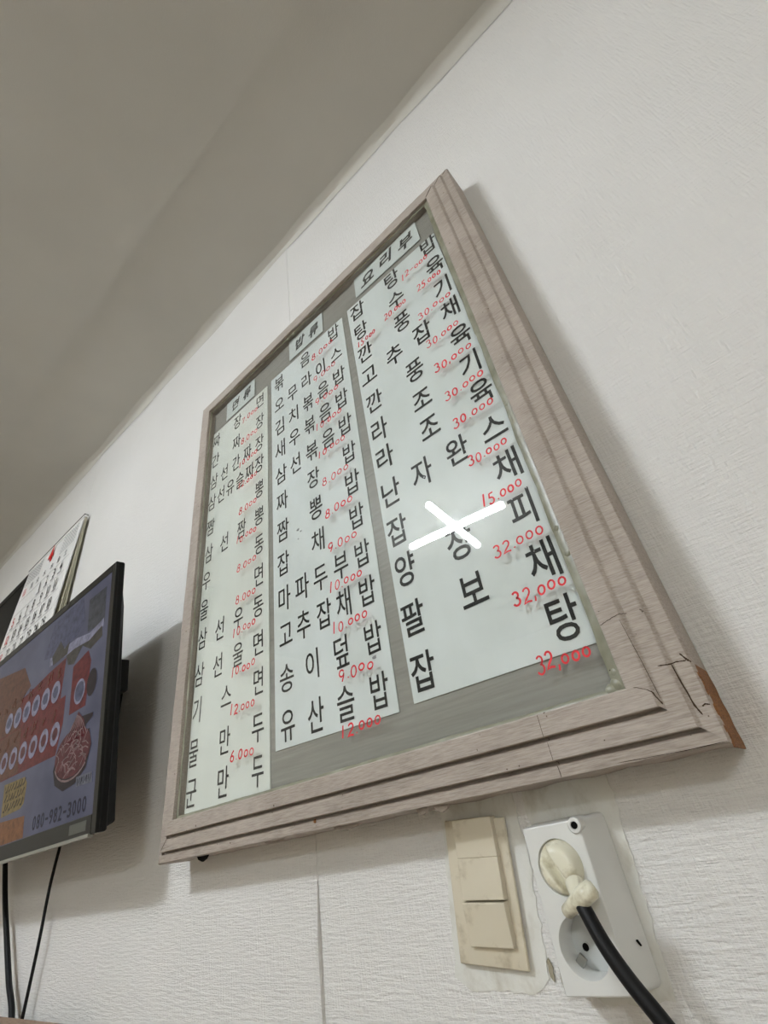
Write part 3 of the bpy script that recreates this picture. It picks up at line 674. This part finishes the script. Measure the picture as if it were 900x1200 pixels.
# cords hanging down the wall from behind the set
def cord(pts, r, label):
    o = smooth_angle(MB().tube(catmull([(x, -p, Z0 + z) for x, z, p in pts], 8), r, 10).build('hanging_cord', RUBBER), 80); tag(o, label, 'cord')
cord([(-1.735, .150, .012), (-1.704, .109, .016), (-1.62, .02, .020), (-1.557, -.046, .020), (-1.49, -.115, .020), (-1.440, -.164, .019), (-1.425, -.24, .017)], .0055, 'thick black cord hanging below the television')
cord([(-1.370, .150, .012), (-1.374, .102, .016), (-1.381, .031, .018), (-1.381, -.057, .018), (-1.391, -.166, .017), (-1.40, -.24, .016)], .0030, 'thin black cord hanging below the television')

# ================================================================== the wall calendar
cal = tag(empty('wall_calendar', (-2.015, -.004, Z0 + .47)), 'large white wall calendar with red 4, above the television', 'calendar')
def cabs(o):
    o.matrix_parent_inverse = Matrix.Translation((2.015, .004, -Z0 - .47)) if o.parent == cal else Matrix.Identity(4); return o
cx0, cx1, cz1 = -2.283, -1.748, 1.188
def page(d0, d1, ins, m, name, wav=0, zb=.48):
    """a hanging sheet: depth d0 at the top, d1 lower down, its right edge curling by wav"""
    mb = MB(); nx, nz = 12, 16; vs = []; fs = []
    for j in range(nz + 1):
        s = j / nz; z = cz1 - .008 + (zb - cz1 + .008) * s
        for i in range(nx + 1):
            t = i / nx; x = cx0 + (cx1 - ins - cx0) * t; d = d0 + (d1 - d0) * (1 - (1 - s) ** 1.6) + wav * s * t ** 3
            vs.append((x, -d, Z0 + z))
    for j in range(nz):
        for i in range(nx): a = j * (nx + 1) + i; fs.append((a, a + 1, a + nx + 2, a + nx + 1))
    o = cabs(mb.add(vs, fs).build(name, m, cal)); smooth_angle(o, 80)
    md = o.modifiers.new('thickness', 'SOLIDIFY'); md.thickness = .0006; md.offset = 1; return o
def front_d(z): 
    s = max(0, min(1, (cz1 - .008 - z) / (cz1 - .008 - .48))); return .018 + (.046 - .018) * (1 - (1 - s) ** 1.6)
pg = page(.018, .046, .0, PAGE, 'front_page', .0)
for k, (a, c) in enumerate(((.0165, .0435), (.015, .026), (.0135, .0205), (.012, .0145), (.010, .0108))): page(a, c, -.001 - .0012 * k, PAGEB if k else PAGE, 'back_page', 0)
cabs(MB().box(cx0 - .004, cx1 + .006, -.0205, -.0075, Z0 + cz1 - .010, Z0 + cz1).build('binding_strip', PAGE, cal, .002, 2))
cabs(MB().box(cx0 - .004, cx1 + .006, -.0215, -.0065, Z0 + cz1 - .002, Z0 + cz1 + .003).build('binding_rail', GREYD, cal, .001, 1))
cabs(smooth_angle(MB().tube([(-2.015, -.012, Z0 + cz1), (-2.015, -.012, Z0 + cz1 + .018), (-2.015, -.002, Z0 + cz1 + .022)], .002, 8).build('hook', GREYD, cal)))
def cprint(name, m, items, offset=.008):
    mb = MB()
    for ch, x, z, wd, ht in items:
        n = len(ch)
        for i, c in enumerate(ch): put_glyph(mb, c, x + (i - (n - 1) / 2) * wd * 1.05, Z0 + z, wd * (.45 if c == '1' else 1), ht, -front_d(z - ht / 2) - .0022, fit=True, offset=offset)
    o = cabs(mb.build(name, m, pg))
    if len(items) > 1: o['kind'] = 'stuff'
    return o
colx = [-2.222, -2.150, -2.085, -2.018, -1.950, -1.886, -1.824]
cprint('month_figure', REDP, [('4', -2.012, 1.138, .05, .072)], .03)
cprint('weekday_row', INK, [(c, colx[i + 1], 1.059, .026, .026) for i, c in enumerate('月火水木金土')])
cprint('weekday_sunday', REDP, [('日', colx[0], 1.059, .026, .028)])
blk, rd = [], []
for d in range(1, 26):
    i = (d + 2) % 7; r = (d + 2) // 7; z = [1.0, .928, .854, .78, .706][r]
    (rd if i == 0 else blk).append((str(d), colx[i], z, .016 if d > 9 else .02, .036))
cprint('date_figures', INK, blk); cprint('sunday_figures', REDP, rd)
def fine(mb):
    for x0, x1, z0, z1 in ((-2.262, -2.10, 1.10, 1.165), (-1.905, -1.77, 1.09, 1.165)):
        for r in range(7):
            z = z1 - (z1 - z0) * r / 6
            for k in range(9): mb.ribbon([(x0 + (x1 - x0) * k / 9, Z0 + z), (x0 + (x1 - x0) * (k + .6) / 9, Z0 + z)], .004, -front_d(z) - .0018)
    for z in (1.028, .962, .89, .815): mb.ribbon([(-2.262, Z0 + z), (-1.775, Z0 + z)], .0016, -front_d(z) - .0018)
    for r, z in enumerate((1.0, .928, .854)):
        for i, x in enumerate(colx): 
            if r or i >= 3: mb.ribbon([(x - .02, Z0 + z - .026), (x + .015, Z0 + z - .026)], .005, -front_d(z - .03) - .0018)
mb = MB(); fine(mb); cabs(mb.build('fine_print', GREYT, pg))['kind'] = 'stuff'

# ================================================================== black frame behind the calendar
bf = tag(empty('black_wall_frame', (-2.60, -.004, Z0 + .70)), 'black rectangular wall frame partly hidden behind the calendar', 'frame')
for nm, x0, x1, z0, z1 in (('frame_top', -.50, .50, .47, .50), ('frame_bottom', -.50, .50, 0, .03), ('frame_side', -.50, -.47, .03, .47), ('frame_side', .47, .50, .03, .47)):
    MB().box(x0, x1, -.0055, .001, z0, z1).build(nm, BLACKP, bf, .0015, 2)
MB().box(-.47, .47, -.003, .0, .03, .47).build('dark_panel', GREYD, bf)

# ================================================================== low wooden cabinet below the television
cb = tag(empty('low_cabinet', (-1.60, -.16, 0)), 'brown wooden cabinet standing under the television', 'cabinet')
ct = Z0 - .161
MB().box(-.50, .50, -.11, .128, ct - .022, ct).build('cabinet_top', CABW, cb, .002, 2)
MB().box(-.48, .48, -.09, .12, .0, ct - .022).build('cabinet_body', CABW, cb, .002, 2)
for s in (-1, 1):
    d = MB().box(-.232, .232, -.012, 0, .06, ct - .05).build('cabinet_door', CABW, cb, .002, 2, loc=(s * .238, -.0905, 0))
    smooth_angle(MB().tube([(-s * .19, -.012, .55), (-s * .19, -.035, .555), (-s * .19, -.035, .645), (-s * .19, -.012, .65)], .005, 8).build('door_handle', METAL, d))
